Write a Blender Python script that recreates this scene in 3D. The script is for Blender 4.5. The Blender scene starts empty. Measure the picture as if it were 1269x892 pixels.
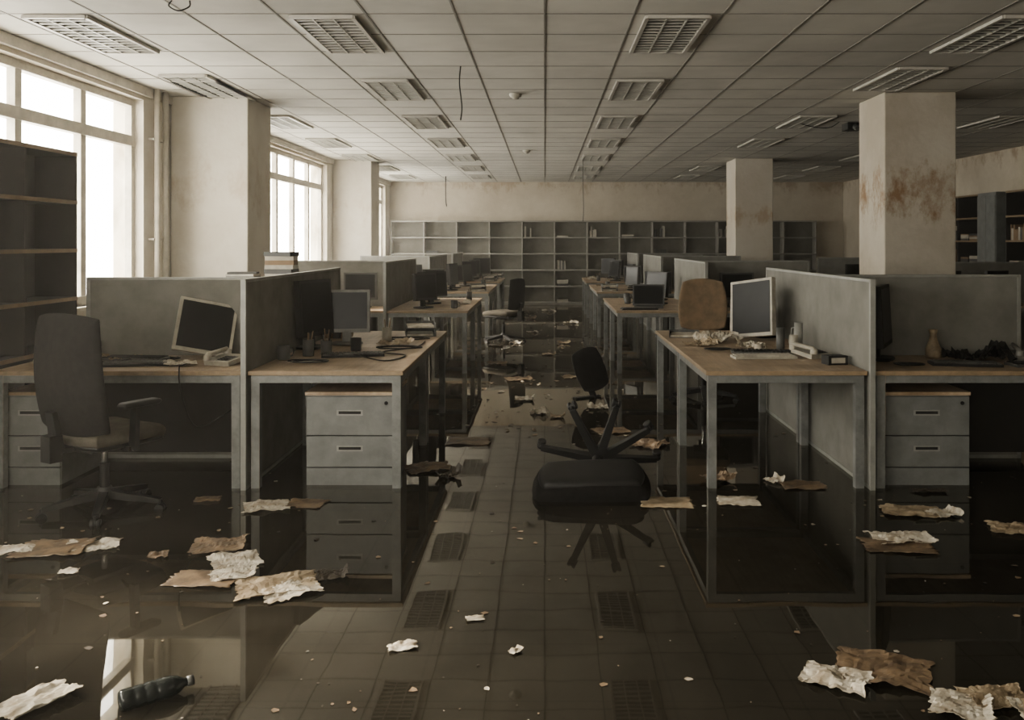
import bpy, bmesh, math, random
from mathutils import Vector, Matrix, noise, Euler
random.seed(7)
S = bpy.context.scene
FZ = -0.03      # tiled floor level, water surface is z=0
CZ = 3.10       # ceiling

# ------------------------------------------------------------------ materials
def new_mat(name):
    m = bpy.data.materials.new(name); m.use_nodes = True
    nt = m.node_tree; nt.nodes.clear()
    out = nt.nodes.new('ShaderNodeOutputMaterial')
    return m, nt, out
def N(nt, t, **kw):
    n = nt.nodes.new(t)
    for k, v in kw.items(): setattr(n, k, v)
    return n
def mat(name, col, rough=0.6, metal=0.0, var=0.25, scale=6.0, col2=None, bump=0.0, bscale=80.0, spec=0.5):
    m, nt, out = new_mat(name)
    p = N(nt, 'ShaderNodeBsdfPrincipled'); L = nt.links
    p.inputs['Roughness'].default_value = rough; p.inputs['Metallic'].default_value = metal
    p.inputs['Specular IOR Level'].default_value = spec
    tc = N(nt, 'ShaderNodeTexCoord')
    no = N(nt, 'ShaderNodeTexNoise'); no.inputs['Scale'].default_value = scale
    no.inputs['Detail'].default_value = 6; no.inputs['Roughness'].default_value = 0.65
    L.new(tc.outputs['Object'], no.inputs['Vector'])
    r = N(nt, 'ShaderNodeValToRGB')
    c2 = col2 if col2 else tuple(c*(1-var) for c in col)
    r.color_ramp.elements[0].position = 0.35; r.color_ramp.elements[0].color = (*c2, 1)
    r.color_ramp.elements[1].position = 0.62; r.color_ramp.elements[1].color = (*col, 1)
    L.new(no.outputs['Fac'], r.inputs['Fac']); L.new(r.outputs['Color'], p.inputs['Base Color'])
    if bump > 0:
        n2 = N(nt, 'ShaderNodeTexNoise'); n2.inputs['Scale'].default_value = bscale; n2.inputs['Detail'].default_value = 3
        L.new(tc.outputs['Object'], n2.inputs['Vector'])
        b = N(nt, 'ShaderNodeBump'); b.inputs['Strength'].default_value = bump; b.inputs['Distance'].default_value = 0.01
        L.new(n2.outputs['Fac'], b.inputs['Height']); L.new(b.outputs['Normal'], p.inputs['Normal'])
    L.new(p.outputs[0], out.inputs[0])
    return m

def wood_mat(name, c1, c2, rough=0.45):
    m, nt, out = new_mat(name); L = nt.links
    p = N(nt, 'ShaderNodeBsdfPrincipled'); p.inputs['Roughness'].default_value = rough
    tc = N(nt, 'ShaderNodeTexCoord'); mp = N(nt, 'ShaderNodeMapping')
    mp.inputs['Scale'].default_value = (14, 1.2, 14)
    no = N(nt, 'ShaderNodeTexNoise'); no.inputs['Scale'].default_value = 2.5; no.inputs['Detail'].default_value = 8
    L.new(tc.outputs['Object'], mp.inputs[0]); L.new(mp.outputs[0], no.inputs['Vector'])
    r = N(nt, 'ShaderNodeValToRGB'); r.color_ramp.elements[0].color = (*c2, 1); r.color_ramp.elements[1].color = (*c1, 1)
    r.color_ramp.elements[0].position = .3; r.color_ramp.elements[1].position = .65
    n2 = N(nt, 'ShaderNodeTexNoise'); n2.inputs['Scale'].default_value = 2.2; n2.inputs['Detail'].default_value = 7
    L.new(tc.outputs['Object'], n2.inputs['Vector'])
    r2 = N(nt, 'ShaderNodeValToRGB'); r2.color_ramp.elements[0].position = .35; r2.color_ramp.elements[1].position = .55
    r2.color_ramp.elements[0].color = (.45, .39, .33, 1); r2.color_ramp.elements[1].color = (1, 1, 1, 1)
    mx = N(nt, 'ShaderNodeMix', data_type='RGBA', blend_type='MULTIPLY'); mx.inputs[0].default_value = .85
    L.new(no.outputs['Fac'], r.inputs[0]); L.new(n2.outputs['Fac'], r2.inputs[0])
    L.new(r.outputs[0], mx.inputs[6]); L.new(r2.outputs[0], mx.inputs[7]); L.new(mx.outputs[2], p.inputs['Base Color'])
    L.new(p.outputs[0], out.inputs[0]); return m

def plaster_mat(name, base, stain, rust=None, th=.36):
    m, nt, out = new_mat(name); L = nt.links
    p = N(nt, 'ShaderNodeBsdfPrincipled'); p.inputs['Roughness'].default_value = .85
    g = N(nt, 'ShaderNodeNewGeometry')
    no = N(nt, 'ShaderNodeTexNoise'); no.inputs['Scale'].default_value = 1.1; no.inputs['Detail'].default_value = 9; no.inputs['Roughness'].default_value = .7
    L.new(g.outputs['Position'], no.inputs['Vector'])
    r = N(nt, 'ShaderNodeValToRGB'); r.color_ramp.elements[0].position = .38; r.color_ramp.elements[1].position = .62
    r.color_ramp.elements[0].color = (*stain, 1); r.color_ramp.elements[1].color = (*base, 1)
    L.new(no.outputs['Fac'], r.inputs[0])
    col = r.outputs[0]
    if rust:
        sx = N(nt, 'ShaderNodeSeparateXYZ'); L.new(g.outputs['Position'], sx.inputs[0])
        zc, zw, rc = rust
        n2 = N(nt, 'ShaderNodeTexNoise'); n2.inputs['Scale'].default_value = 3.5; n2.inputs['Detail'].default_value = 10; n2.inputs['Roughness'].default_value = .75
        mp = N(nt, 'ShaderNodeMapping'); mp.inputs['Scale'].default_value = (1, 1, .6)
        L.new(g.outputs['Position'], mp.inputs[0]); L.new(mp.outputs[0], n2.inputs['Vector'])
        a = N(nt, 'ShaderNodeMath', operation='SUBTRACT'); L.new(sx.outputs['Z'], a.inputs[0]); a.inputs[1].default_value = zc
        b = N(nt, 'ShaderNodeMath', operation='ABSOLUTE'); L.new(a.outputs[0], b.inputs[0])
        c = N(nt, 'ShaderNodeMath', operation='DIVIDE'); L.new(b.outputs[0], c.inputs[0]); c.inputs[1].default_value = zw
        d = N(nt, 'ShaderNodeMath', operation='MULTIPLY_ADD'); L.new(c.outputs[0], d.inputs[0]); d.inputs[1].default_value = -.22; L.new(n2.outputs['Fac'], d.inputs[2])
        r2 = N(nt, 'ShaderNodeValToRGB'); r2.color_ramp.elements[0].position = th; r2.color_ramp.elements[1].position = th+.15
        r2.color_ramp.elements[1].color = (.9, .9, .9, 1)
        L.new(d.outputs[0], r2.inputs[0])
        mx = N(nt, 'ShaderNodeMix', data_type='RGBA'); L.new(r2.outputs[0], mx.inputs[0]); L.new(col, mx.inputs[6]); mx.inputs[7].default_value = (*rc, 1)
        col = mx.outputs[2]
    L.new(col, p.inputs['Base Color'])
    bp = N(nt, 'ShaderNodeBump'); bp.inputs['Strength'].default_value = .25; bp.inputs['Distance'].default_value = .02
    n3 = N(nt, 'ShaderNodeTexNoise'); n3.inputs['Scale'].default_value = 14; n3.inputs['Detail'].default_value = 5
    L.new(g.outputs['Position'], n3.inputs['Vector']); L.new(n3.outputs['Fac'], bp.inputs['Height']); L.new(bp.outputs[0], p.inputs['Normal'])
    L.new(p.outputs[0], out.inputs[0]); return m

M_wall = plaster_mat('wall_plaster', (.58, .54, .46), (.46, .41, .33))
M_back = plaster_mat('back_wall_plaster', (.47, .425, .35), (.38, .335, .265), rust=(3.05, .45, (.27, .205, .14)), th=.44)
M_col = plaster_mat('column_plaster', (.57, .535, .465), (.49, .445, .37), rust=(2.2, .9, (.43, .365, .28)), th=.47)
M_col2 = plaster_mat('column_plaster_stained', (.47, .44, .38), (.40, .36, .30), rust=(2.05, .4, (.32, .24, .16)), th=.44)
M_colr = plaster_mat('column_plaster_rusty', (.46, .43, .37), (.37, .33, .27), rust=(2.05, .42, (.21, .12, .055)), th=.375)
M_frame = mat('window_frame_paint', (.52, .48, .40), .5, var=.3, scale=5)
M_tile = mat('ceiling_tile', (.52, .50, .45), .9, var=.22, scale=.8, bump=.2, bscale=60)
M_tbar = mat('ceiling_grid_metal', (.21, .195, .17), .6, var=.3)
M_lfr = mat('light_fixture_enamel', (.42, .40, .36), .4, var=.2)
M_lin = mat('light_fixture_interior', (.06, .056, .05), .5)
M_louv = mat('light_louvre_metal', (.42, .41, .37), .35, metal=.2)
M_metal = mat('desk_metal', (.19, .195, .19), .42, metal=.1, var=.4, scale=9)
M_wood = wood_mat('desk_laminate', (.44, .345, .245), (.33, .25, .175))
M_edge = mat('desk_edge', (.28, .205, .13), .5, var=.3, scale=20)
M_fab = mat('partition_fabric', (.22, .215, .195), .95, var=.28, scale=3, bump=.5, bscale=400)
M_pfr = mat('partition_frame', (.28, .28, .26), .45, metal=.2)
M_shade = mat('under_desk_shade', (.022, .020, .018), .7)  # near-black colour stands in for the shade beneath the inner desks
M_ped = mat('pedestal_metal', (.17, .175, .17), .45, metal=.05, var=.3, scale=7)
M_dark = mat('dark_gap', (.012, .012, .012), .8)
M_blk = mat('black_plastic', (.014, .014, .014), .5, var=.3, spec=.3)
M_mesh = mat('chair_mesh_fabric', (.018, .017, .016), .9, var=.4, scale=20, bump=.8, bscale=500, spec=.2)
M_seat = mat('chair_seat_fabric', (.11, .098, .078), .9, var=.4, scale=8, bump=.5, bscale=300, spec=.2)
M_tan = mat('chair_tan_fabric', (.20, .14, .085), .85, var=.4, scale=8, bump=.4, bscale=300)
M_screen = mat('monitor_screen', (.006, .007, .008), .3, var=.5, spec=.15)
M_bez = mat('beige_plastic', (.36, .335, .28), .45, var=.3, scale=10)
M_gry = mat('grey_plastic', (.075, .075, .07), .5, var=.3, scale=10)
M_mgry = mat('mid_grey_plastic', (.18, .175, .16), .5, var=.3, scale=10)
M_shelf = mat('shelf_laminate_grey', (.26, .25, .22), .6, var=.3, scale=4)
M_shelfb = mat('shelf_back_grey', (.15, .142, .12), .8, var=.3, scale=3)
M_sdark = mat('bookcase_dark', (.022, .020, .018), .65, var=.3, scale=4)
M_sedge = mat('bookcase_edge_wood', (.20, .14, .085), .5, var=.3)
M_paper = mat('wet_paper', (.50, .465, .40), .7, scale=11, col2=(.25, .205, .145))
M_brown = mat('soaked_cardboard', (.21, .15, .095), .55, scale=9, col2=(.065, .045, .03))
M_beige = mat('stained_paper', (.37, .30, .21), .6, scale=9, col2=(.14, .10, .06))
M_dirt = mat('wet_debris', (.045, .035, .025), .5, scale=20)
M_book1 = mat('book_cloth_brown', (.20, .135, .08), .8); M_book2 = mat('book_cloth_pale', (.40, .37, .31), .8); M_book3 = mat('book_cloth_dark', (.06, .06, .06), .8)
M_glassy = mat('bottle_plastic', (.02, .023, .023), .15)
M_pipe = mat('painted_pipe', (.50, .46, .38), .4)
M_chrome = mat('chrome_steel', (.35, .35, .34), .25, metal=.9)

# ------------------------------------------------------------------ builder
class B:
    def __init__(s): s.bm = bmesh.new(); s.mats = []
    def mi(s, m):
        if m not in s.mats: s.mats.append(m)
        return s.mats.index(m)
    def faces(s, vs, fs, m, smooth=False):
        bv = [s.bm.verts.new(v) for v in vs]; i = s.mi(m)
        for f in fs:
            try:
                fc = s.bm.faces.new([bv[k] for k in f]); fc.material_index = i; fc.smooth = smooth
            except ValueError: pass
        return bv
    def box(s, x0, x1, y0, y1, z0, z1, m, M=None):
        vs = [Vector((x, y, z)) for x in (x0, x1) for y in (y0, y1) for z in (z0, z1)]
        if M is not None: vs = [M @ v for v in vs]
        s.faces(vs, [(0,1,3,2),(4,6,7,5),(0,4,5,1),(2,3,7,6),(0,2,6,4),(1,5,7,3)], m)
    def beam(s, p0, p1, w0, h0, w1, h1, m, up=(0,0,1)):
        p0, p1 = Vector(p0), Vector(p1); d = (p1-p0).normalized(); u = Vector(up)
        sd = d.cross(u)
        if sd.length < 1e-3: sd = d.cross(Vector((0,1,0)))
        sd.normalize(); u = sd.cross(d).normalized()
        vs = []
        for p, w, h in ((p0,w0,h0),(p1,w1,h1)):
            for a, b in ((-1,-1),(1,-1),(1,1),(-1,1)): vs.append(p+sd*a*w/2+u*b*h/2)
        s.faces(vs, [(0,1,2,3),(7,6,5,4),(0,4,5,1),(1,5,6,2),(2,6,7,3),(3,7,4,0)], m)
    def cyl(s, p0, p1, r0, r1, m, seg=16, caps=True):
        p0, p1 = Vector(p0), Vector(p1); d = (p1-p0).normalized()
        a = d.orthogonal().normalized(); b = d.cross(a)
        vs = [p+ (a*math.cos(2*math.pi*k/seg)+b*math.sin(2*math.pi*k/seg))*r for p, r in ((p0,r0),(p1,r1)) for k in range(seg)]
        s.faces(vs, [(k,(k+1)%seg,seg+(k+1)%seg,seg+k) for k in range(seg)], m, True)
        if caps:
            s.faces(vs[:seg], [tuple(range(seg))[::-1]], m); s.faces(vs[seg:], [tuple(range(seg))], m)
    def tube(s, pts, r, m, seg=8):
        pts = [Vector(p) for p in pts]; vs = []
        for i, p in enumerate(pts):
            d = (pts[min(i+1,len(pts)-1)]-pts[max(i-1,0)]).normalized()
            a = d.cross(Vector((0.13,0.21,1))).normalized(); b = d.cross(a)
            vs += [p+(a*math.cos(2*math.pi*k/seg)+b*math.sin(2*math.pi*k/seg))*r for k in range(seg)]
        fs = [(i*seg+k, i*seg+(k+1)%seg, (i+1)*seg+(k+1)%seg, (i+1)*seg+k) for i in range(len(pts)-1) for k in range(seg)]
        fs += [tuple(range(seg)), tuple((len(pts)-1)*seg+k for k in range(seg))]
        s.faces(vs, fs, m, True)
    def lathe(s, prof, c, m, seg=20, M=None):
        c = Vector(c); vs = []
        for r, z in prof:
            for k in range(seg):
                v = Vector((r*math.cos(2*math.pi*k/seg), r*math.sin(2*math.pi*k/seg), z))
                if M is not None: v = M @ v
                vs.append(c+v)
        fs = [(i*seg+k, i*seg+(k+1)%seg, (i+1)*seg+(k+1)%seg, (i+1)*seg+k) for i in range(len(prof)-1) for k in range(seg)]
        s.faces(vs, fs, m, True)
    def pad(s, M, w, h, t, m, rnd=.55, curve=None, n=18, back=None, taper=0.0):
        """rounded cushion in local XY plane, thickness along local Z"""
        def g(sign):
            out = []
            for j in range(n+1):
                for i in range(n+1):
                    a = math.sin((i/n*2-1)*math.pi/2); b = math.sin((j/n*2-1)*math.pi/2)
                    cx = a*math.sqrt(1-b*b/2); cy = b*math.sqrt(1-a*a/2)
                    x = a*(1-rnd)+cx*rnd; y = b*(1-rnd)+cy*rnd
                    e = max(abs(a), abs(b)); th = t/2*(max(0, 1-e**8))**.5
                    px = x*w/2*(1-taper*y*.5); py = y*h/2
                    z = sign*th + (curve(px, py) if curve else 0)
                    out.append(M @ Vector((px, py, z)))
            return out
        fs = [(j*(n+1)+i, j*(n+1)+i+1, (j+1)*(n+1)+i+1, (j+1)*(n+1)+i) for j in range(n) for i in range(n)]
        s.faces(g(1), fs, m, True); s.faces(g(-1), [f[::-1] for f in fs], back or m, True)
    def done(s, name, loc=(0,0,0), rz=0.0, M=None, bevel=0.0, merge=True):
        if merge: bmesh.ops.remove_doubles(s.bm, verts=s.bm.verts, dist=1e-5)
        bmesh.ops.recalc_face_normals(s.bm, faces=s.bm.faces)
        me = bpy.data.meshes.new(name); s.bm.to_mesh(me); s.bm.free()
        for m in s.mats: me.materials.append(m)
        o = bpy.data.objects.new(name, me); S.collection.objects.link(o)
        if M is not None: o.matrix_world = M
        else: o.location = loc; o.rotation_euler = (0, 0, rz)
        if bevel > 0:
            md = o.modifiers.new('bevel', 'BEVEL'); md.width = bevel; md.segments = 2; md.limit_method = 'ANGLE'; md.angle_limit = math.radians(50)
        return o
def T(x, y, z): return Matrix.Translation((x, y, z))
def R(a, ax): return Matrix.Rotation(math.radians(a), 4, ax)

# ------------------------------------------------------------------ room shell
LX, RX, YB, YF = -3.95, 7.6, 23.0, -2.5
# tiled floor
m, nt, out = new_mat('floor_tiles'); L = nt.links
p = N(nt, 'ShaderNodeBsdfPrincipled'); p.inputs['Roughness'].default_value = .5
g = N(nt, 'ShaderNodeNewGeometry')
br = N(nt, 'ShaderNodeTexBrick', offset=0.0); br.inputs['Scale'].default_value = 1
br.inputs['Brick Width'].default_value = .45; br.inputs['Row Height'].default_value = .45
br.inputs['Mortar Size'].default_value = .006; br.inputs['Mortar Smooth'].default_value = .3
br.inputs['Color1'].default_value = (.15, .132, .103, 1); br.inputs['Color2'].default_value = (.13, .115, .09, 1); br.inputs['Mortar'].default_value = (.07, .06, .045, 1)
L.new(g.outputs['Position'], br.inputs['Vector'])
no = N(nt, 'ShaderNodeTexNoise'); no.inputs['Scale'].default_value = 1.3; no.inputs['Detail'].default_value = 9; L.new(g.outputs['Position'], no.inputs['Vector'])
r = N(nt, 'ShaderNodeValToRGB'); r.color_ramp.elements[0].position = .32; r.color_ramp.elements[1].position = .65; r.color_ramp.elements[0].color = (.5, .47, .41, 1)
L.new(no.outputs['Fac'], r.inputs[0])
mx = N(nt, 'ShaderNodeMix', data_type='RGBA', blend_type='MULTIPLY'); mx.inputs[0].default_value = 1
L.new(br.outputs['Color'], mx.inputs[6]); L.new(r.outputs[0], mx.inputs[7]); L.new(mx.outputs[2], p.inputs['Base Color']); L.new(p.outputs[0], out.inputs[0])
M_floor = m
b = B(); b.box(LX-.3, RX+.2, YF-.2, YB+.2, FZ-.12, FZ, M_floor); b.done('floor')
# flood water
m, nt, out = new_mat('flood_water'); L = nt.links
tr = N(nt, 'ShaderNodeBsdfTransparent'); tr.inputs[0].default_value = (.50, .47, .40, 1)
df = N(nt, 'ShaderNodeBsdfDiffuse')
mm_ = N(nt, 'ShaderNodeMixShader'); mm_.inputs[0].default_value = .62
gl = N(nt, 'ShaderNodeBsdfGlossy'); gl.inputs['Roughness'].default_value = .02; gl.inputs[0].default_value = (.95, .93, .88, 1)
fr = N(nt, 'ShaderNodeFresnel'); fr.inputs['IOR'].default_value = 1.55
ms = N(nt, 'ShaderNodeMixShader'); g = N(nt, 'ShaderNodeNewGeometry')
no = N(nt, 'ShaderNodeTexNoise'); no.inputs['Scale'].default_value = 1.6; no.inputs['Detail'].default_value = 2; L.new(g.outputs['Position'], no.inputs['Vector'])
bp = N(nt, 'ShaderNodeBump'); bp.inputs['Strength'].default_value = .06; bp.inputs['Distance'].default_value = .02
L.new(no.outputs['Fac'], bp.inputs['Height']); L.new(bp.outputs[0], gl.inputs['Normal'])
nm_ = N(nt, 'ShaderNodeTexNoise'); nm_.inputs['Scale'].default_value = 2.3; nm_.inputs['Detail'].default_value = 10; nm_.inputs['Roughness'].default_value = .7
L.new(g.outputs['Position'], nm_.inputs['Vector'])
rm = N(nt, 'ShaderNodeValToRGB'); rm.color_ramp.elements[0].position = .3; rm.color_ramp.elements[1].position = .7
rm.color_ramp.elements[0].color = (.020, .0175, .013, 1); rm.color_ramp.elements[1].color = (.040, .036, .028, 1)
L.new(nm_.outputs['Fac'], rm.inputs[0]); L.new(rm.outputs[0], df.inputs[0])
L.new(tr.outputs[0], mm_.inputs[1]); L.new(df.outputs[0], mm_.inputs[2])
L.new(fr.outputs[0], ms.inputs[0]); L.new(mm_.outputs[0], ms.inputs[1]); L.new(gl.outputs[0], ms.inputs[2]); L.new(ms.outputs[0], out.inputs[0])
b = B(); b.faces([(LX, YF, 0), (RX, YF, 0), (RX, YB, 0), (LX, YB, 0)], [(0,1,2,3)], m); b.done('flood_water')

b = B(); b.box(LX-.3, RX+.2, YF-.2, YB+.2, CZ, CZ+.15, M_tile)
for k in range(-6, 13):
    x = k*.6; b.box(x-.0065, x+.0065, YF, YB, CZ-.004, CZ+.001, M_tbar)
y = 6.05-.6*14
while y < YB:
    if y > YF: b.box(LX, RX, y-.0065, y+.0065, CZ-.003, CZ+.001, M_tbar)
    y += .6
b.done('ceiling')
b = B(); b.box(LX-.3, RX+.2, YB, YB+.2, FZ, CZ, M_back); b.done('wall_back')
b = B(); b.box(RX, RX+.2, YF, YB, FZ, CZ, M_back); b.done('wall_right')
SILL, HEAD = 1.02, 2.97
# wall behind the camera, with one window bay
fw = [(-3.4, -.6)]
b = B(); Y0, Y1 = YF-.2, YF
b.box(LX-.3, RX+.2, Y0, Y1, FZ, SILL, M_wall); b.box(LX-.3, RX+.2, Y0, Y1, HEAD, CZ, M_wall)
e = [LX-.3]+[v for w in fw for v in w]+[RX+.2]
for i in range(0, len(e), 2): b.box(e[i], e[i+1], Y0, Y1, SILL, HEAD, M_wall)
b.done('wall_front')
# left wall with openings
wins = [(-2.0, 3.4), (4.0, 8.9), (10.9, 16.4), (18.0, 22.4)]
b = B(); X0, X1 = LX-.3, LX
b.box(X0, X1, YF, YB, FZ, SILL, M_wall); b.box(X0, X1, YF, YB, HEAD, CZ, M_wall)
e = [YF]+[v for w in wins for v in w]+[YB]
for i in range(0, len(e), 2): b.box(X0, X1, e[i], e[i+1], SILL, HEAD, M_wall)
b.done('wall_left')
m, nt, out = new_mat('dirty_window_glass'); L = nt.links
tr = N(nt, 'ShaderNodeBsdfTransparent'); g = N(nt, 'ShaderNodeNewGeometry')
no = N(nt, 'ShaderNodeTexNoise'); no.inputs['Scale'].default_value = 2; no.inputs['Detail'].default_value = 8; L.new(g.outputs['Position'], no.inputs['Vector'])
r = N(nt, 'ShaderNodeValToRGB'); r.color_ramp.elements[0].color = (.6, .58, .53, 1); r.color_ramp.elements[1].color = (.97, .96, .93, 1)
r.color_ramp.elements[0].position = .3; r.color_ramp.elements[1].position = .55
L.new(no.outputs['Fac'], r.inputs[0]); L.new(r.outputs[0], tr.inputs[0]); L.new(tr.outputs[0], out.inputs[0]); M_glass = m
wi = 0
def window(a, c, M):
    """local +Y along wall, local -X is outside, room face at local x=0"""
    global wi
    wi += 1
    b = B(); xf0, xf1 = -.16, -.09
    n = round((c-a)/.96); st = (c-a)/n
    for k in range(n+1):
        y = a+k*st; w = .045 if 0 < k < n else .06
        b.box(xf0, xf1, max(a, y-w), min(c, y+w), SILL, HEAD, M_frame)
    for z, h in ((SILL+.04, .04), (2.56, .05), (HEAD-.035, .035)):
        b.box(xf0-.005, xf1+.008, a, c, z-h, z+h, M_frame)
    b.box(-.09, .05, a-.03, c+.03, SILL-.035, SILL, M_frame)
    b.faces([(xf0+.03, a, SILL), (xf0+.03, c, SILL), (xf0+.03, c, HEAD), (xf0+.03, a, HEAD)], [(0,1,2,3)], M_glass)
    b.done('window_%d' % wi, M=M, bevel=.004)
for (a, c) in wins: window(a, c, T(LX, 0, 0))
for (a, c) in fw: window(-c, -a, T(0, YF, 0) @ R(90, 'Z'))
# cornice trim and pipes
b = B(); b.box(LX, LX+.04, YF, YB, CZ-.09, CZ-.006, M_frame); b.done('trim_1')
b = B(); b.cyl((LX+.07, 9.05, FZ), (LX+.07, 9.05, CZ), .028, .028, M_pipe); b.cyl((LX+.07, 9.25, FZ), (LX+.07, 9.25, CZ), .028, .028, M_pipe)
for z in (.6, 1.6, 2.6): b.box(LX+.001, LX+.06, 9.0, 9.3, z-.01, z+.01, M_pipe)
b.done('heating_pipes')
# columns
for (x0, x1, y0, y1, mm) in ((-3.93, -3.12, 9.5, 10.3, M_col), (-3.94, -3.22, 16.8, 17.6, M_col), (3.46, 4.19, 9.2, 9.95, M_colr), (3.48, 4.17, 16.5, 17.3, M_col2)):
    b = B(); b.box(x0, x1, y0, y1, FZ, CZ, mm); b.done('concrete_column', bevel=.012)
# ceiling light fixtures
def fixture(x, y):
    b = B(); w, l = .42, 1.14; z0 = -.022
    for s in (-1, 1):
        b.box(s*w/2-.014, s*w/2+.014, -l/2, l/2, z0, 0, M_lfr); b.box(-w/2, w/2, s*l/2-.014, s*l/2+.014, z0, 0, M_lfr)
    b.box(-w/2, w/2, -l/2, l/2, -.004, 0, M_lin)
    for s in (-.07, .07): b.box(s-.005, s+.005, -l/2, l/2, z0+.002, -.004, M_louv)
    for k in range(1, 13):
        y_ = -l/2+k*l/13; b.box(-w/2, w/2, y_-.012, y_+.004, z0+.004, -.008, M_louv)
    b.done('ceiling_light_fixture', (x, y, CZ-.004))
for x in (-3.3, -1.5, .9, 3.3, 5.7):
    y = 6.65-2.4*3
    while y < YB-1:
        if not (x < -3 and (9.2 < y < 10.9 or 16.4 < y < 18)) and not (x == 3.3 and (8.5 < y < 10.6 or 16 < y < 17.9)): fixture(x, y)
        y += 2.4
for (x, y) in ((-3.3, 8.8), (3.3, 8.45)): fixture(x, y)

# smoke detectors, hanging wires
for y in (9.3, 15.0):
    b = B(); b.lathe([(0, -.055), (.03, -.055), (.035, -.035), (.06, -.03), (.065, 0)], (0, 0, 0), M_bez); b.done('smoke_detector', (-.3, y, CZ-.004))
def wire(pts, r=.006, name='hanging_wire', mm=None):
    b = B()
    P = [Vector(p) for p in pts]; out = []
    for i in range(len(P)-1):
        p0, p1, p2, p3 = P[max(i-1,0)], P[i], P[i+1], P[min(i+2,len(P)-1)]
        for t in range(6):
            t /= 6; out.append(.5*((2*p1)+(-p0+p2)*t+(2*p0-5*p1+4*p2-p3)*t*t+(-p0+3*p1-3*p2+p3)*t**3))
    out.append(P[-1]); b.tube(out, r, mm or M_blk, 6); return b.done(name)
wire([(-.73, 7.85, CZ), (-.74, 7.85, 2.95), (-.72, 7.86, 2.75), (-.73, 7.85, 2.63)])
wire([(-2.36, 5.72, CZ), (-2.37, 5.7, 3.06), (-2.31, 5.7, 3.03), (-2.25, 5.72, 3.06), (-2.25, 5.73, CZ)], .005)
wire([(.7, 16.5, CZ), (.7, 16.5, 2.6), (.71, 16.5, 2.2), (.7, 16.5, 1.95)], .006)
wire([(-2.3, 21, CZ), (-2.3, 21, 2.6), (-2.28, 21, 2.4)], .012)
wire([(3.75, 11.5, CZ), (3.6, 11.45, 3.02), (3.4, 11.5, 3.04), (3.2, 11.5, CZ)], .006)
b = B(); b.box(-.1, .1, -.12, .12, -.09, 0, M_blk); b.cyl((0, -.1, -.05), (0, -.2, -.09), .04, .035, M_gry); b.done('ceiling_camera', (3.95, 11.6, CZ-.006), bevel=.005)

# ------------------------------------------------------------------ shelving
def shelving(name, n, cw, dep, ht, rows, body, edge, backm, M, base=.08, t=.03):
    b = B(); W = n*cw
    b.box(0, W, dep-.015, dep, 0, ht, backm)
    for k in range(n+1):
        x = k*cw; b.box(max(0, x-t/2), min(W, x+t/2), 0, dep-.015, 0, ht, body)
    zs = [base+(ht-base-t/2)*k/rows for k in range(rows+1)]
    for z in zs:
        b.box(0, W, .004, dep-.015, z-t/2, z+t/2, body); b.box(0, W, -.004, .004, z-t/2, z+t/2, edge)
    b.box(0, W, .03, .05, 0, base, body)
    o = b.done(name, M=M); return zs
def books(name, cells, M, mats=(M_book1, M_book2, M_book3)):
    b = B()
    for (x0, z, w, kind) in cells:
        x = x0
        while x < x0+w:
            t = random.uniform(.02, .06); h = random.uniform(.16, .28)
            if kind == 'flat':
                hh = 0
                for q in range(random.randint(1, 5)):
                    d = random.uniform(.02, .04); b.box(x, x+.28, .03, .26, z+hh, z+hh+d, random.choice(mats)); hh += d+.0005
                x += .32
            else:
                b.box(x, x+t, .05, .26, z, z+h, random.choice(mats)); x += t+.001+(random.random()<.12)*.1
    b.done(name, M=M)
# back wall shelves
zs = shelving('pigeonhole_shelving', 13, .82, .34, 2.14, 5, M_shelf, M_shelf, M_shelfb, T(-3.85, 22.64, FZ))
cells = []
for k in range(30):
    c = random.randrange(13); rr = random.randrange(0, 5); cells.append((c*.82+random.uniform(.05, .4), zs[rr]+.0155, random.uniform(.08, .3), random.choice(['flat', 'up', 'flat'])))
seen = set(); cells2 = []
for c in cells:
    key = (int(c[0]/.82), round(c[1], 2))
    if key in seen: continue
    seen.add(key); cells2.append((key[0]*.82+.06, c[1], min(c[2], .4), c[3]))
books('book_stack', cells2, T(-3.85, 22.64, FZ), (M_book2, M_book2, M_bez, M_book3))
# left dark bookcase, along the window wall facing the aisle (+X)
ML = T(LX+.39, 4.84, FZ) @ R(90, 'Z')
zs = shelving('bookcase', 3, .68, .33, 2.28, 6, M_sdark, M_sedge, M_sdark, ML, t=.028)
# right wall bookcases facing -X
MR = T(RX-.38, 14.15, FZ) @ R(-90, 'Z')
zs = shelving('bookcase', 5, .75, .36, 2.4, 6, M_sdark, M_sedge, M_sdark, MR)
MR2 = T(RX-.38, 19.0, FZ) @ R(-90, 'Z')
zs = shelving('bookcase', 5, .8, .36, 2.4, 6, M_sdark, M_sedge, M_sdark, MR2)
cl = [(k*.8+.05, zs[j]+.016, random.uniform(.2, .6), random.choice(['flat', 'up'])) for k in range(5) for j in (2, 3, 4) if random.random() < .7]
books('book_stack', cl, MR2)
cl = [(k*.75+.05, zs[j]+.016, random.uniform(.2, .55), random.choice(['flat', 'up'])) for k in range(5) for j in (2, 3, 4) if random.random() < .6]
books('book_stack', cl, MR)
b = B(); b.box(-.22, .22, -.3, .3, 0, 2.4, M_ped); b.box(-.235, -.22, -.29, -.005, .05, 2.35, M_ped); b.box(-.235, -.22, .005, .29, .05, 2.35, M_ped)
b.cyl((-.25, -.03, 1.1), (-.25, -.03, 1.25), .008, .008, M_chrome); b.done('storage_cupboard', (RX-.24, 14.6, FZ), bevel=.004)

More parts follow.
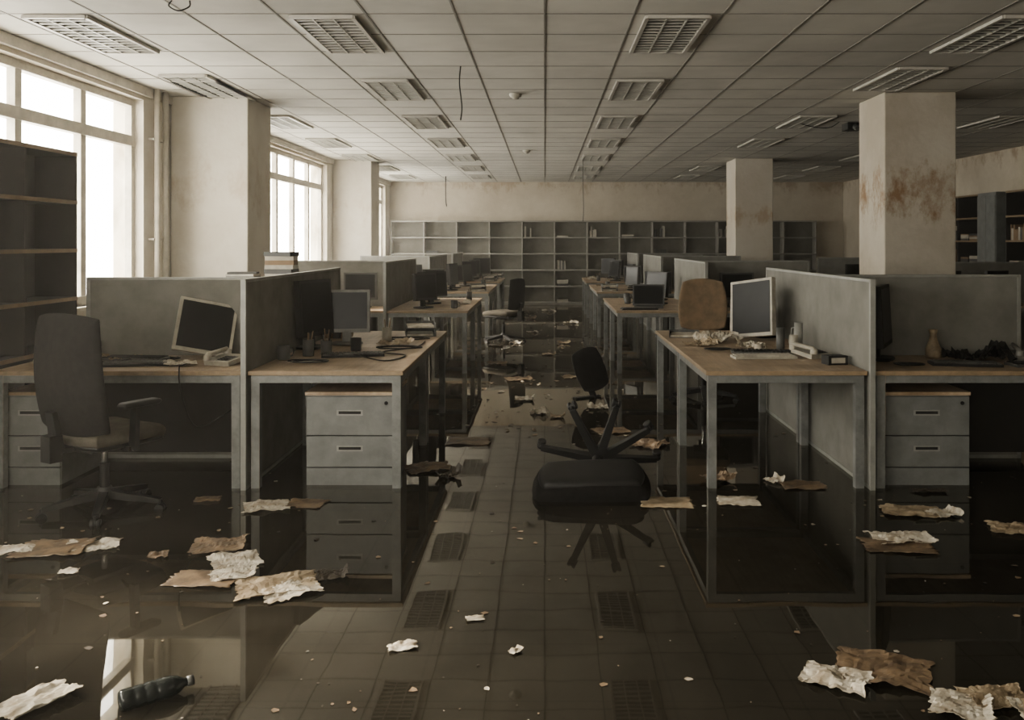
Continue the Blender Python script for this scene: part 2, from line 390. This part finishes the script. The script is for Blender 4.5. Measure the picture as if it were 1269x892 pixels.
# ------------------------------------------------------------------ desks & partitions
DT = .75
def desk(x0, x1, y0, y1, leg=.055, shade_panel=False):
    b = B(); w, d = x1-x0, y1-y0; H = DT-FZ; cx, cy = (x0+x1)/2, (y0+y1)/2
    b.box(-w/2, w/2, -d/2, d/2, H-.028, H, M_wood)
    e = .003
    b.box(-w/2-e, w/2+e, -d/2-e, -d/2, H-.027, H-.001, M_edge); b.box(-w/2-e, w/2+e, d/2, d/2+e, H-.027, H-.001, M_edge)
    b.box(-w/2-e, -w/2, -d/2, d/2, H-.027, H-.001, M_edge); b.box(w/2, w/2+e, -d/2, d/2, H-.027, H-.001, M_edge)
    i = .012; z0, z1 = H-.088, H-.029
    for s in (-1, 1):
        b.box(-w/2+i+leg, w/2-i-leg, s*(d/2-i-.02)-.02, s*(d/2-i-.02)+.02, z0+.01, z1, M_metal)
        b.box(s*(w/2-i-.02)-.02, s*(w/2-i-.02)+.02, -d/2+i+leg, d/2-i-leg, z0+.01, z1, M_metal)
        for q in (-1, 1):
            lx, ly = s*(w/2-i-leg/2), q*(d/2-i-leg/2)
            b.box(lx-leg/2, lx+leg/2, ly-leg/2, ly+leg/2, 0.012, z1, M_metal)
            b.cyl((lx, ly, 0), (lx, ly, .012), .02, .02, M_blk)
    if shade_panel: b.box(-w/2+.07, w/2-.07, d/2-.10, d/2-.08, .10, z0, M_shade)  # added dark sheet, under-desk shade put into its colour
    return b.done('desk', (cx, cy, FZ), bevel=.003)
def partition(x0, x1, y0, y1, top, bottom=FZ, fab=M_fab, low=None):
    """thin upholstered screen with metal edging and feet"""
    b = B(); cx, cy = (x0+x1)/2, (y0+y1)/2; w, d = x1-x0, y1-y0; H = top-FZ
    b.box(-w/2+.004*(w<d), w/2-.004*(w<d), -d/2+.004*(d<w), d/2-.004*(d<w), .05, H-.012, fab)
    if w < d:
        b.box(-w/2, w/2, -d/2-.002, d/2+.002, H-.02, H, M_pfr)
        for s in (-1, 1): b.box(-w/2, w/2, s*d/2-.014, s*d/2+.014, 0, H, M_pfr)
        b.box(-w/2, w/2, -d/2, d/2, .03, .055, M_pfr)
    else:
        b.box(-w/2, w/2, -d/2, d/2, H-.02, H, M_pfr)
        for s in (-1, 1): b.box(s*w/2-.014, s*w/2+.014, -d/2, d/2, 0, H, M_pfr)
        b.box(-w/2, w/2, -d/2, d/2, .03, .055, M_pfr)
    return b.done('desk_partition', (cx, cy, FZ), bevel=.002)
def pedestal(x0, x1, y0, d=.52, h=.61):
    b = B(); w = x1-x0
    b.box(-w/2, w/2, 0, d, 0, h, M_ped); b.box(-w/2-.004, w/2+.004, -.02, d, h, h+.022, M_wood)
    zs = [(.012, .14), (.148, .345), (.353, h-.008)]
    for i, (a, c) in enumerate(zs):
        b.box(-w/2+.004, w/2-.004, -.016, -.001, a, c, M_ped)
        if i > 0:
            zc = (a+c)/2+.02
            b.box(-.085, .085, -.0185, -.0155, zc-.018, zc+.018, M_pfr); b.box(-.072, .072, -.0195, -.018, zc-.008, zc+.010, M_dark)
    b.cyl((w/2-.05, -.016, h-.05), (w/2-.05, -.021, h-.05), .012, .012, M_dark)
    b.box(-w/2+.002, w/2-.002, -.006, 0, .14, .148, M_dark); b.box(-w/2+.002, w/2-.002, -.006, 0, .345, .353, M_dark)
    return b.done('drawer_pedestal', ((x0+x1)/2, y0, FZ), bevel=.003)

# near left pod
desk(-1.885, -.905, 5.75, 7.05); desk(-1.885, -.905, 7.06, 8.36)
desk(-3.52, -1.93, 5.75, 6.56, shade_panel=True)
partition(-1.925, -1.89, 5.73, 8.36, 1.335)
partition(-3.32, -1.93, 6.57, 6.605, 1.315)
pedestal(-1.545, -.975, 5.86)
pedestal(-3.51, -3.13, 5.86)
# near right pod
desk(1.03, 2.05, 5.75, 7.05); desk(1.03, 2.05, 7.06, 8.4)
desk(2.105, 3.75, 5.75, 6.56, shade_panel=True)
partition(2.06, 2.095, 5.73, 8.4, 1.335)
partition(2.1, 3.45, 6.57, 6.605, 1.335)
pedestal(2.19, 2.75, 5.86)
# further pods
for y0, ln in ((10.8, 1.25), (14.9, 1.3), (18.7, 1.1)):
    desk(-1.885, -.92, y0, y0+ln); desk(-1.885, -.92, y0+ln+.01, y0+2*ln)
    partition(-1.925, -1.89, y0-.02, y0+2*ln, 1.335); desk(-3.3, -1.93, y0, y0+.81, shade_panel=True) if y0 != 18.7 else None
    if y0 != 18.7: partition(-3.2, -1.93, y0+.83, y0+.865, 1.335)
    desk(.86, 1.9, y0, y0+ln); desk(.86, 1.9, y0+ln+.01, y0+2*ln)
    partition(1.91, 1.945, y0-.02, y0+2*ln, 1.335); desk(1.955, 3.4, y0, y0+.81, shade_panel=True)
    partition(1.955, 3.4, y0+.83, y0+.865, 1.335)
# far right area desks beyond the column
for (x, y) in ((4.9, 11.6), (4.9, 15.2)):
    desk(x, x+1.6, y, y+.8); partition(x-.05, x+1.7, y+.82, y+.855, 1.3)

# ------------------------------------------------------------------ chairs
def star_base(b, M, R0=.33, mm=M_blk, angs=None, cast=True):
    angs = angs or [18+72*k for k in range(5)]
    for a in angs:
        a = math.radians(a); d = Vector((math.cos(a), math.sin(a), 0))
        up = M.to_3x3() @ Vector((0, 0, 1))
        b.beam(M @ Vector((0, 0, .12)), M @ (d*R0+Vector((0, 0, .075))), .06, .05, .038, .028, mm, up=up)
        if cast:
            c = d*R0; pr = Vector((-d.y, d.x, 0))
            b.cyl(M @ (c+Vector((0,0,.08))), M @ (c+Vector((0,0,.045))), .012, .012, mm, 10)
            for s in (-1, 1): b.cyl(M @ (c+pr*s*.008+Vector((0,0,.03))), M @ (c+pr*s*.028+Vector((0,0,.03))), .03, .028, mm, 14)
            b.cyl(M @ (c+pr*.026+Vector((0,0,.036))), M @ (c-pr*.026+Vector((0,0,.036))), .022, .022, mm, 12)
    b.cyl(M @ Vector((0,0,.085)), M @ Vector((0,0,.16)), .05, .04, mm)
def office_chair(loc, rz, backm=M_mesh, seatm=M_seat, bw=.50, bh=.62, arms=(-1, 1), sh=.47, rnd=.30, rb=18, drop=0.0):
    b = B(); I = Matrix.Identity(4)
    star_base(b, I, angs=[rb+72*k for k in range(5)])
    b.cyl((0,0,.15), (0,0,.30), .028, .028, M_blk); b.cyl((0,0,.30), (0,0,sh-.07), .018, .018, M_chrome)
    b.box(-.10, .10, -.14, .12, sh-.085, sh-.045, M_blk)
    b.pad(T(0, .02, sh), .52, .50, .10, seatm, .35, lambda x, y: -.9*max(0, y-.12)**2+.15*x*x)
    b.pad(T(0, .02, sh-.035), .50, .48, .05, M_blk, .35)
    # back bracket
    b.beam((0, -.10, sh-.06), (0, -.29, sh-.04), .09, .03, .08, .03, M_blk); b.beam((0, -.285, sh-.05), (0, -.325, sh+.18), .09, .035, .07, .03, M_blk, up=(0,1,0))
    b.box(-.045, .045, -.36, -.285, sh-.10, sh+.05, M_blk)
    MB = T(0, -.285, sh+.06+bh/2-drop) @ R(8, 'X') @ Matrix(((1,0,0,0),(0,0,-1,0),(0,1,0,0),(0,0,0,1)))
    cv = lambda x, y: -.55*x*x + .35*(y+.12)**2*-1
    b.pad(MB, bw, bh, .05, backm, rnd, cv, taper=.12, n=22)
    for s in arms:
        b.beam((s*.20, 0, sh-.06), (s*.30, -.02, sh-.05), .06, .025, .06, .025, M_blk)
        b.beam((s*.30, -.02, sh-.06), (s*.31, -.02, sh+.19), .06, .03, .05, .03, M_blk, up=(0,1,0))
        b.pad(T(s*.31, .01, sh+.205), .085, .27, .035, M_blk, .5, n=10)
    return b.done('office_chair', (loc[0], loc[1], FZ), math.radians(rz), bevel=.004)
office_chair((-2.60, 5.34), -30, arms=(1,), bw=.64, bh=.70, rb=30, drop=.04)
office_chair((1.60, 9.1), 172, M_tan, M_tan, .50, .54, arms=(), sh=.62, rnd=.5)
office_chair((-.65, 14.3), 60, M_mesh, M_seat, .46, .5, arms=())
office_chair((2.6, 12.6), 20, M_mesh, M_seat, .46, .5, arms=())
office_chair((-2.6, 12.6), 0, M_mesh, M_seat, .46, .5)

# overturned chair in the aisle
b = B()
MS = T(.29, 5.62, .070) @ R(-2, 'Y') @ R(14, 'X')
b.pad(MS, .74, .36, .17, M_mesh, .35, lambda x, y: -.25*x*x)
b.pad(MS @ T(0, 0, .05), .66, .32, .10, M_blk, .4)
ax = Vector((.06, .80, .30)).normalized()
hub = Vector((.36, 6.0, .20))
z = ax; x = Vector((1, 0, 0)); x = (x-z*x.dot(z)).normalized(); y = z.cross(x); 
MH = Matrix(((x.x, -y.x, -z.x, hub.x), (x.y, -y.y, -z.y, hub.y), (x.z, -y.z, -z.z, hub.z), (0,0,0,1)))
up_is = (MH.to_3x3() @ Vector((0, 1, 0))).z
sg = 1 if up_is > 0 else -1
star_base(b, MH, .38, M_blk, [sg*a for a in (118, 74, 33, -2, 174)], True)
b.cyl(Vector((.31, 5.70, .12)), hub, .028, .032, M_blk); b.box(.2, .42, 5.68, 5.82, .08, .15, M_blk)
b.done('overturned_office_chair', bevel=.004)
# broken-off backrest standing in the water
b = B()
MB = T(.46, 9.05, .30) @ R(28, 'Z') @ R(-14, 'Y') @ R(72, 'X')
b.pad(MB, .34, .44, .06, M_mesh, .55, lambda x, y: -.5*x*x, back=M_gry)
b.beam((.44, 9.1, .15), (.50, 9.16, 0), .06, .03, .06, .03, M_blk); b.beam((.30, 9.05, -.01), (.56, 9.2, .0), .07, .05, .05, .03, M_blk)
b.done('broken_chair_backrest')

# ------------------------------------------------------------------ desk items
def monitor(loc, rz, w=.42, h=.34, tilt=0, roll=0, bez=M_blk, stand=True, depth=.05):
    b = B(); z0 = .10 if stand else 0.0
    M = T(0, 0, z0+.0) @ R(-tilt, 'X') @ R(roll, 'Y')
    b.box(-w/2, w/2, -depth/2, depth/2, 0, h, bez, M)
    b.box(-w/2+.022, w/2-.022, -depth/2-.002, -depth/2, .03, h-.022, M_screen, M)
    b.box(-w/3, w/3, depth/2, depth/2+.035, .05, h-.06, bez, M)
    for k in range(6): b.box(-w/4, w/4, depth/2+.035, depth/2+.037, h*.45+k*.018, h*.45+k*.018+.008, M_dark, M)
    if stand:
        b.beam((0, .04, .01), (0, .05, .24), .07, .03, .06, .03, bez, up=(0,1,0)); b.pad(T(0, .03, .012), .26, .20, .024, bez, .7, n=10)
    return b.done('computer_monitor', (loc[0], loc[1], loc[2] if len(loc) > 2 else DT+.001), math.radians(rz), bevel=.003)
def keyboard(x, y, rz, mm=M_blk, km=M_gry, z=DT+.001):
    b = B(); b.box(-.22, .22, -.075, .075, 0, .018, mm)
    for j in range(5):
        for i in range(15):
            if j == 0 and 4 < i < 10: continue
            b.box(-.208+i*.0278, -.208+i*.0278+.023, -.066+j*.027, -.066+j*.027+.022, .018, .026, km)
    b.box(-.208+5*.0278, -.208+10*.0278-.005, -.066, -.044, .018, .026, km)
    b.done('keyboard', (x, y, z), math.radians(rz), bevel=.0015)
def phone(x, y, rz, mm=M_bez):
    b = B(); M = R(8, 'X')
    b.box(-.10, .10, -.10, .10, .014, .045, mm, M); b.box(-.02, .08, -.08, .03, .045, .048, M_gry, M)
    for i in range(3):
        for j in range(4): b.box(-.01+i*.028, .01+i*.028, -.075+j*.025, -.058+j*.025, .048, .053, M_blk, M)
    b.tube([(-.075, -.11, .05), (-.075, -.09, .072), (-.075, 0, .08), (-.075, .09, .09), (-.075, .11, .068)], .017, mm)
    b.cyl((-.075, -.10, .035), (-.075, -.10, .07), .028, .024, mm); b.cyl((-.075, .10, .05), (-.075, .10, .088), .028, .024, mm)
    b.done('desk_telephone', (x, y, DT+.001), math.radians(rz), bevel=.004)
def mug(x, y, r=.042, h=.10, mm=M_gry, rz=0, name='mug'):
    b = B(); b.lathe([(0, .004), (r*.9, .004), (r, .01), (r, h), (r-.005, h), (r-.006, .012), (0, .01)], (0,0,0), mm)
    b.tube([(r-.003, 0, h*.8), (r+.022, 0, h*.78), (r+.03, 0, h*.5), (r+.02, 0, h*.25), (r-.003, 0, h*.2)], .005, mm)
    b.done(name, (x, y, DT), math.radians(rz))
def penpot(x, y, mm=M_gry, h=.12, pens=5):
    b = B(); r = .04; b.lathe([(0, .003), (r, .003), (r, h), (r-.004, h), (r-.004, .008), (0, .008)], (0,0,0), mm)
    for k in range(pens):
        a = random.uniform(0, 6.28); d = Vector((math.cos(a), math.sin(a), 0))
        b.cyl(Vector((0,0,.01))+d*.005, d*.034+Vector((0,0,random.uniform(.15, .2))), .004, .004, random.choice([M_book1, M_bez, M_blk]), 8)
    b.done('pen_pot', (x, y, DT))
def tray(x, y, rz, mm=M_gry, n=2):
    b = B()
    for k in range(n):
        z = k*.07
        b.box(-.13, .13, -.17, .17, z+.002, z+.006, mm); b.box(-.13, -.126, -.17, .17, z+.006, z+.04, mm); b.box(.126, .13, -.17, .17, z+.006, z+.04, mm); b.box(-.126, .126, .166, .17, z+.006, z+.04, mm)
        b.box(-.115, .11, -.15, .15, z+.006, z+.02, M_paper, R(3*k-2, 'Z'))
    if n > 1:
        for sx in (-.128, .128):
            for sy in (-.12, .12): b.cyl((sx, sy, 0), (sx, sy, (n-1)*.07+.03), .004, .004, mm, 8)
    b.done('document_tray', (x, y, DT), math.radians(rz))
def binders(x, y, rz, n=4):
    b = B(); xx = 0
    for k in range(n):
        t = random.choice([.04, .055, .07]); h = random.uniform(.26, .31); mm = random.choice([M_book3, M_gry, M_book2, M_book1])
        M = T(xx, 0, 0) @ R(random.uniform(-3, 3) if k < n-1 else 9, 'Y')
        b.box(0, t, -.12, .12, 0, h, mm, M); b.box(.008, t-.008, -.122, -.12, h*.5, h*.75, M_paper, M); xx += t+.008
    b.done('ring_binders', (x, y, DT+.008), math.radians(rz), bevel=.002)
def cablecoil(x, y, s=1.0, n=2.2, mm=M_blk, z=DT+.008, seed=0, tail=None):
    rn = random.Random(seed); pts = []
    for k in range(int(n*8)):
        a = k/8*6.28; rr = s*(.07+.02*rn.random()+.015*k/8); pts.append((x+rr*math.cos(a)*1.7, y+rr*math.sin(a), z+.004*(k/8)))
    if tail: pts += tail
    wire(pts, .005, 'computer_cable', mm)
def paperobj(name, x, y, z, w, h, rot, mm, seed, amp=.02, extra=None, rag=1.0):
    b = B()
    n, k = 22, 16; vs = []; c, s_ = math.cos(rot), math.sin(rot); sd = seed
    for j in range(k+1):
        for i in range(n+1):
            u, v = i/n-.5, j/k-.5
            e = 1+rag*(.12*noise.noise(Vector((u*3+sd*3.1, v*3, sd)))+.18*noise.noise(Vector((u*10, v*10+sd, sd*2))))
            px, py = u*w*e, v*h*e
            f = noise.noise(Vector((u*2.2+sd*1.3, v*2.2, sd*1.7)))
            cr = abs(noise.noise(Vector((u*5+sd, v*5-sd, .3))))
            zz2 = amp*max(0, .15+f*1.6) + amp*.7*max(0, cr-.1) + amp*.5*abs(noise.noise(Vector((u*13+sd, v*13, 2))))
            if sd % 3 == 0 and u > .36: zz2 += amp*1.2*((u-.36)/.14)
            vs.append((px*c-py*s_, px*s_+py*c, max(0, zz2)))
    b.faces(vs, [(j*(n+1)+i, j*(n+1)+i+1, (j+1)*(n+1)+i+1, (j+1)*(n+1)+i) for j in range(k) for i in range(n)], mm, amp < .012)
    o = b.done(name, (x, y, z)); md = o.modifiers.new('th', 'SOLIDIFY'); md.thickness = .0015; return o

# left inner desk (A)
monitor((-2.41, 6.34, DT+.035), 34, .40, .40, 24, 14, M_bez, stand=False, depth=.03)
phone(-2.14, 6.08, -20); mug(-2.02, 6.42, .035, .11, M_bez); penpot(-2.10, 6.48, M_bez)
keyboard(-2.72, 6.02, 12); cablecoil(-3.05, 6.2, 1.1, 2.4, seed=1); cablecoil(-2.5, 6.05, .8, 2, seed=2, tail=[(-2.35, 5.85, .77), (-2.32, 5.735, .765), (-2.3, 5.725, .6), (-2.2, 5.72, .4), (-2.0, 5.78, .5)])
paperobj('crumpled_paper', -3.25, 6.05, DT+.002, .3, .2, .2, M_paper, 31, .04); paperobj('crumpled_paper', -2.95, 6.35, DT+.002, .26, .18, 1, M_beige, 32, .03)
keyboard(-2.85, 6.3, -6, M_gry, M_blk); tray(-3.3, 6.32, 5, M_gry, 2)
cablecoil(-2.66, 6.28, .7, 2.3, seed=21)
paperobj('crumpled_paper', -2.42, 6.0, DT+.012, .2, .14, .4, M_paper, 38, .03)
# left outer desk (B)
monitor((-1.76, 6.95), 72, .44, .43, 4, 0, M_blk)
monitor((-1.58, 7.2), 6, .37, .34, 6, 0, M_mgry)
penpot(-1.70, 6.5, M_gry, .12); penpot(-1.60, 6.62, M_gry, .10); mug(-1.82, 6.3, .045, .1, M_gry, 40); mug(-1.42, 6.8, .04, .1, M_blk, 100)
keyboard(-1.38, 6.5, 14); cablecoil(-1.12, 6.95, 1.0, 2.2, seed=5); cablecoil(-1.6, 6.15, .8, 2, seed=6)
cablecoil(-1.15, 7.6, 1.1, 2, seed=8); paperobj('crumpled_paper', -1.2, 7.25, DT+.002, .25, .2, .5, M_beige, 33, .03)
penpot(-1.3, 7.45, M_bez); binders(-1.84, 7.75, -4, 3); tray(-1.1, 8.0, 10, M_gry, 2)
wire([(-1.35, 6.4, .778), (-1.1, 6.2, .757), (-1.0, 6.5, .757), (-1.2, 6.7, .757), (-1.0, 7.0, .757), (-.98, 7.4, .757)], .005, 'computer_cable')
# right outer desk (C)
monitor((1.74, 7.55, DT+.03), -56, .46, .48, 8, -8, M_bez, stand=False, depth=.045)
monitor((1.86, 7.8), -75, .40, .34, 0, 0, M_blk)
paperobj('crumpled_paper', 1.42, 7.45, DT+.002, .34, .26, .3, M_paper, 34, .07); paperobj('crumpled_paper', 1.62, 7.1, DT+.002, .28, .2, 1.2, M_paper, 35, .045)
paperobj('crumpled_paper', 1.25, 7.2, DT+.002, .22, .2, .6, M_beige, 36, .03)
keyboard(1.55, 6.4, 4, M_bez, M_book2); keyboard(1.60, 6.66, -8, M_gry, M_blk)
for i, (x, y, h) in enumerate(((1.80, 6.9, .17), (1.88, 6.82, .12), (1.96, 6.98, .2))):
    mug(x, y, .032, h, (M_gry, M_bez, M_pfr)[i], 30*i+80, 'tumbler')
phone(1.90, 6.45, 30)
b = B(); b.box(-.07, .07, -.05, .05, 0, .06, M_blk); b.box(-.05, .05, -.052, -.05, .012, .048, M_bez); b.cyl((-.03, 0, .06), (-.03, 0, .066), .012, .012, M_gry); b.done('desk_clock', (1.95, 6.08, DT), .2, bevel=.008)
mug(1.62, 6.86, .03, .05, M_paper, 0, 'paper_cup'); binders(1.72, 8.22, 5, 4)
cablecoil(1.32, 6.85, .6, 2, seed=9); tray(1.22, 7.9, -8, M_gry, 1)
# right inner desk (D)
monitor((2.36, 6.28), 62, .46, .42, 3, 0, M_blk)
b = B(); b.lathe([(0, .003), (.05, .003), (.055, .06), (.03, .12), (.022, .16), (.032, .2), (.027, .2), (.018, .16), (0, .1)], (0,0,0), M_beige); b.done('ceramic_vase', (2.76, 6.42, DT))
paperobj('black_plastic_bag', 3.02, 6.28, DT+.002, .4, .26, .2, M_blk, 44, .11)
keyboard(2.80, 6.02, -10); phone(3.38, 6.32, -15, M_mgry); keyboard(3.30, 6.0, 6, M_gry, M_blk); cablecoil(2.42, 6.0, .6, 2, seed=12)

# laptop on next right pod
def laptop(x, y, rz, z=DT+.001):
    b = B(); b.box(-.18, .18, -.12, .12, 0, .022, M_gry); b.box(-.15, .15, -.04, .10, .022, .025, M_blk)
    M = T(0, .12, .02) @ R(-12, 'X'); b.box(-.2, .2, -.008, .008, 0, .27, M_gry, M); b.box(-.18, .18, -.0095, -.008, .02, .25, M_screen, M)
    b.done('laptop', (x, y, z), math.radians(rz), bevel=.003)
laptop(1.3, 11.3, -6)
keyboard(1.15, 11.0, 6)
rn = random.Random(3)
for y0 in (10.8, 14.9, 18.7):
    for sx in (-1, 1):
        for k in range(3):
            y = y0+.4+k*.78
            X = sx*(1.52+rn.uniform(-.08, .08))
            if sx == 1 and y0 == 10.8 and k == 0: continue
            monitor((X, y), -sx*rn.uniform(30, 80)+(0), rn.uniform(.38, .44), rn.uniform(.3, .36), rn.uniform(-4, 8), 0, rn.choice([M_blk, M_blk, M_gry]))
            xx = sx*rn.uniform(1.06, 1.16)
            q = rn.randrange(4)
            if q == 0: penpot(xx, y)
            elif q == 1: paperobj('crumpled_paper', xx, y, DT+.002, .22, .18, rn.random()*3, rn.choice([M_paper, M_beige]), 50+k, .03)
            elif q == 2: tray(xx, y, rn.uniform(-8, 8), M_gry, 2)
            else: mug(xx, y)
    for x in (-2.9, -2.3, 2.4, 3.0): 
        if y0 != 18.7 or x > 0: monitor((x, y0+.5), rn.uniform(-30, 30), .42, .34, 0, 0, rn.choice([M_blk, M_gry]))
for x, y in ((5.3, 12.0), (6.0, 12.0), (5.4, 15.6)): monitor((x, y), rn.uniform(-40, 40))
# low cabinet with box stack by the window column
b = B(); b.box(-.45, .45, -.25, .25, 0, 1.22, M_ped)
for i in range(3): b.box(-.44, .44, -.262, -.25, .03+i*.39, .40+i*.39, M_ped); b.box(-.08, .08, -.268, -.262, .3+i*.39, .33+i*.39, M_dark)
b.done('filing_cabinet', (-2.72, 9.0, FZ), bevel=.004)
b = B(); h = 0
for i in range(7):
    t = random.uniform(.03, .055); b.box(-.14, .14, -.1, .1, h, h+t, (M_book1, M_book2, M_book3, M_bez)[i % 4], R(random.uniform(-12, 12), 'Z')); h += t
b.done('book_stack', (-2.62, 9.0, 1.22+FZ+.001))
b = B(); h = 0
for i in range(4):
    t = random.uniform(.015, .025); b.box(-.14, .14, -.1, .1, h, h+t, (M_beige, M_gry, M_bez, M_book3)[i], R(random.uniform(-12, 12), 'Z')); h += t
b.done('book_stack', (-3.0, 9.0, 1.22+FZ+.001))

# ------------------------------------------------------------------ debris on the water
P, Br, Be, Di = M_paper, M_brown, M_beige, M_dirt
W = .003
data = [
 (-1.65,5.36,.27,.2,.3,P,.03),(-1.43,5.42,.24,.16,-.2,Br,.012),(-2.50,4.62,.36,.24,.1,Br,.02),(-2.33,4.66,.26,.15,.3,P,.04),(-2.70,4.60,.2,.14,.2,P,.03),
 (-1.68,4.66,.28,.2,.2,Br,.03),(-1.52,4.44,.24,.2,.5,P,.03),(-1.58,4.2,.34,.17,-.1,Br,.015),(-1.46,4.24,.22,.13,.3,P,.03),(-1.22,4.12,.38,.24,.35,Be,.04),(-1.15,4.06,.26,.18,.6,P,.03),
 (-1.0,4.24,.16,.1,.3,Di,.03),(-.60,7.12,.36,.26,0,Br,.012),(-.80,6.25,.34,.22,.4,Br,.04),(-.64,6.05,.16,.1,.9,Di,.06),
 (-.55,3.5,.12,.06,.3,P,.02),(-.29,3.76,.08,.04,.2,P,.012),(-.11,3.46,.06,.03,.9,P,.012),
 (.73,5.44,.32,.2,0,Be,.012),(1.17,5.46,.26,.18,-.1,P,.02),(1.50,5.92,.10,.10,.4,P,.04),(1.66,5.82,.28,.18,0,Br,.02),
 (2.14,5.25,.36,.2,-.1,Be,.03),(2.30,5.2,.18,.12,.3,P,.03),(1.82,4.66,.36,.2,-.1,Br,.02),(1.88,4.76,.32,.18,.1,P,.05),(2.55,4.92,.24,.18,-.3,Be,.03),
 (1.24,3.31,.34,.24,-.4,Br,.035),(1.04,3.24,.24,.15,-.5,P,.045),(1.40,3.04,.20,.16,-.4,P,.03),(1.56,3.10,.24,.14,.1,Be,.04),(1.66,3.0,.2,.12,.1,P,.04),
 (-1.73,3.08,.17,.22,-.5,P,.03),(-1.93,4.51,.1,.07,.3,Br,.03),(-2.26,4.29,.09,.06,.3,P,.02),
 (-.2,9.0,.2,.14,0,P,.03),(-.05,8.3,.14,.14,.4,P,.05),(.5,8.55,.2,.16,0,P,.06),(.12,8.1,.14,.1,0,Be,.03),
 (.55,7.5,.3,.2,.3,Br,.02),(.82,7.0,.3,.2,1,Br,.03),(1.14,5.96,.22,.14,.6,Br,.04),(2.42,5.68,.22,.06,0,Di,.03),
 (-.21,15.7,.2,.15,.2,P,.04),(.06,12.6,.2,.16,0,Be,.02),(-.44,14,.2,.15,1,P,.03),(-.62,11.7,.24,.2,.4,Br,.02),(.3,14,.2,.15,.2,Be,.03),(.6,11.2,.2,.16,.2,Be,.02),
 (.5,17.5,.28,.2,.2,P,.05),(-.3,18.5,.25,.2,.2,Br,.04),(.1,20.5,.3,.2,.2,P,.05),(-.6,20,.3,.2,.2,Be,.04),(-.3,10.3,.3,.2,.2,Br,.02),(.3,10.5,.2,.16,.2,Be,.02),
 (-2.05,5.5,.16,.1,.2,Br,.02)]
for i, (x, y, w, h, r, mm, a) in enumerate(data):
    nm = {P: 'wet_paper', Be: 'wet_paper', Br: 'soaked_cardboard', Di: 'leaf_litter'}[mm]
    paperobj(nm, x, y, W+.002*(i % 3), w*.95, h*1.1, r, mm, i+1, a*(.5 if y < 7 else .8))
b = B()
for k in range(1150):
    x = random.uniform(-3.3, 3.6); y = 2.6+ (random.random()**1.4)*12
    s = random.choice([.003, .004, .004, .006, .008, .014])*(1+.05*y); n = random.randint(4, 6); a0 = random.random()*6
    if k > 950: x = random.uniform(-.8, .85); y = random.uniform(7, 21); s = random.uniform(.012, .035)
    mm = random.choice([P, Be, Br, Br, Di])
    vs = [(x+s*math.cos(a0+6.283*i/n)*random.uniform(.5, 1.3), y+s*math.sin(a0+6.283*i/n)*random.uniform(.5, 1.3), .0015+random.random()*(.003 if k < 951 else .015)) for i in range(n)]
    b.faces(vs, [tuple(range(n))], mm)
b.done('floating_debris', merge=False)
# plastic bottle floating lower-left
b = B(); M = T(-1.34, 3.10, .03) @ R(35, 'Z') @ R(88, 'Y')
prof = [(0, -.11), (.03, -.11), (.036, -.1), (.036, -.07), (.032, -.065), (.036, -.06), (.036, -.035), (.032, -.03), (.036, -.025), (.036, 0), (.032, .005), (.036, .01), (.036, .05), (.028, .08), (.014, .10), (.014, .125)]
b.lathe(prof, (0,0,0), M_glassy, 24); b.cyl((0,0,.108), (0,0,.13), .017, .017, M_gry); b.done('plastic_bottle', M=M)

# dusty air in the room
m, nt, out = new_mat('dusty_air'); vs_ = N(nt, 'ShaderNodeVolumeScatter'); vs_.inputs['Color'].default_value = (1, .95, .87, 1)
vs_.inputs['Density'].default_value = .0068; vs_.inputs['Anisotropy'].default_value = .5
nt.links.new(vs_.outputs[0], out.inputs['Volume'])
b = B(); b.box(LX+.002, RX-.002, YF+.002, YB-.002, .004, CZ-.04, m); b.done('dusty_air')

# ------------------------------------------------------------------ light
w = bpy.data.worlds.new('World'); S.world = w; w.use_nodes = True
bg = w.node_tree.nodes['Background']; bg.inputs[0].default_value = (1.0, .965, .885, 1); bg.inputs[1].default_value = 14.5
sun = bpy.data.lights.new('sun', 'SUN'); sun.energy = 20; sun.color = (1, .91, .77); sun.angle = math.radians(12)
so = bpy.data.objects.new('sun', sun); S.collection.objects.link(so)
so.rotation_euler = Vector((.80, -.28, -.52)).to_track_quat('-Z', 'Y').to_euler()
for (a, c) in wins:
    l = bpy.data.lights.new('window_portal', 'AREA'); l.shape = 'RECTANGLE'; l.size = HEAD-SILL; l.size_y = c-a; l.cycles.is_portal = True
    o = bpy.data.objects.new('window_portal', l); S.collection.objects.link(o); o.location = (LX-.32, (a+c)/2, (SILL+HEAD)/2)
    o.rotation_euler = (0, math.radians(-90), 0)
for (a, c) in fw:
    l = bpy.data.lights.new('window_portal', 'AREA'); l.shape = 'RECTANGLE'; l.size = c-a; l.size_y = HEAD-SILL; l.cycles.is_portal = True
    o = bpy.data.objects.new('window_portal', l); S.collection.objects.link(o); o.location = ((a+c)/2, YF-.22, (SILL+HEAD)/2)
    o.rotation_euler = (math.radians(90), 0, 0)

cam = bpy.data.cameras.new('camera'); cam.sensor_width = 36; cam.lens = 36*1120/1269; cam.shift_x = -.0319; cam.shift_y = -.115
co = bpy.data.objects.new('camera', cam); S.collection.objects.link(co); co.location = (0, 0, 1.57); co.rotation_euler = (math.radians(90), 0, 0)
cam.clip_start = .05; S.camera = co
S.view_settings.view_transform = 'AgX'
try: S.view_settings.look = 'AgX - Medium High Contrast'
except Exception: pass
S.view_settings.exposure = 0.05
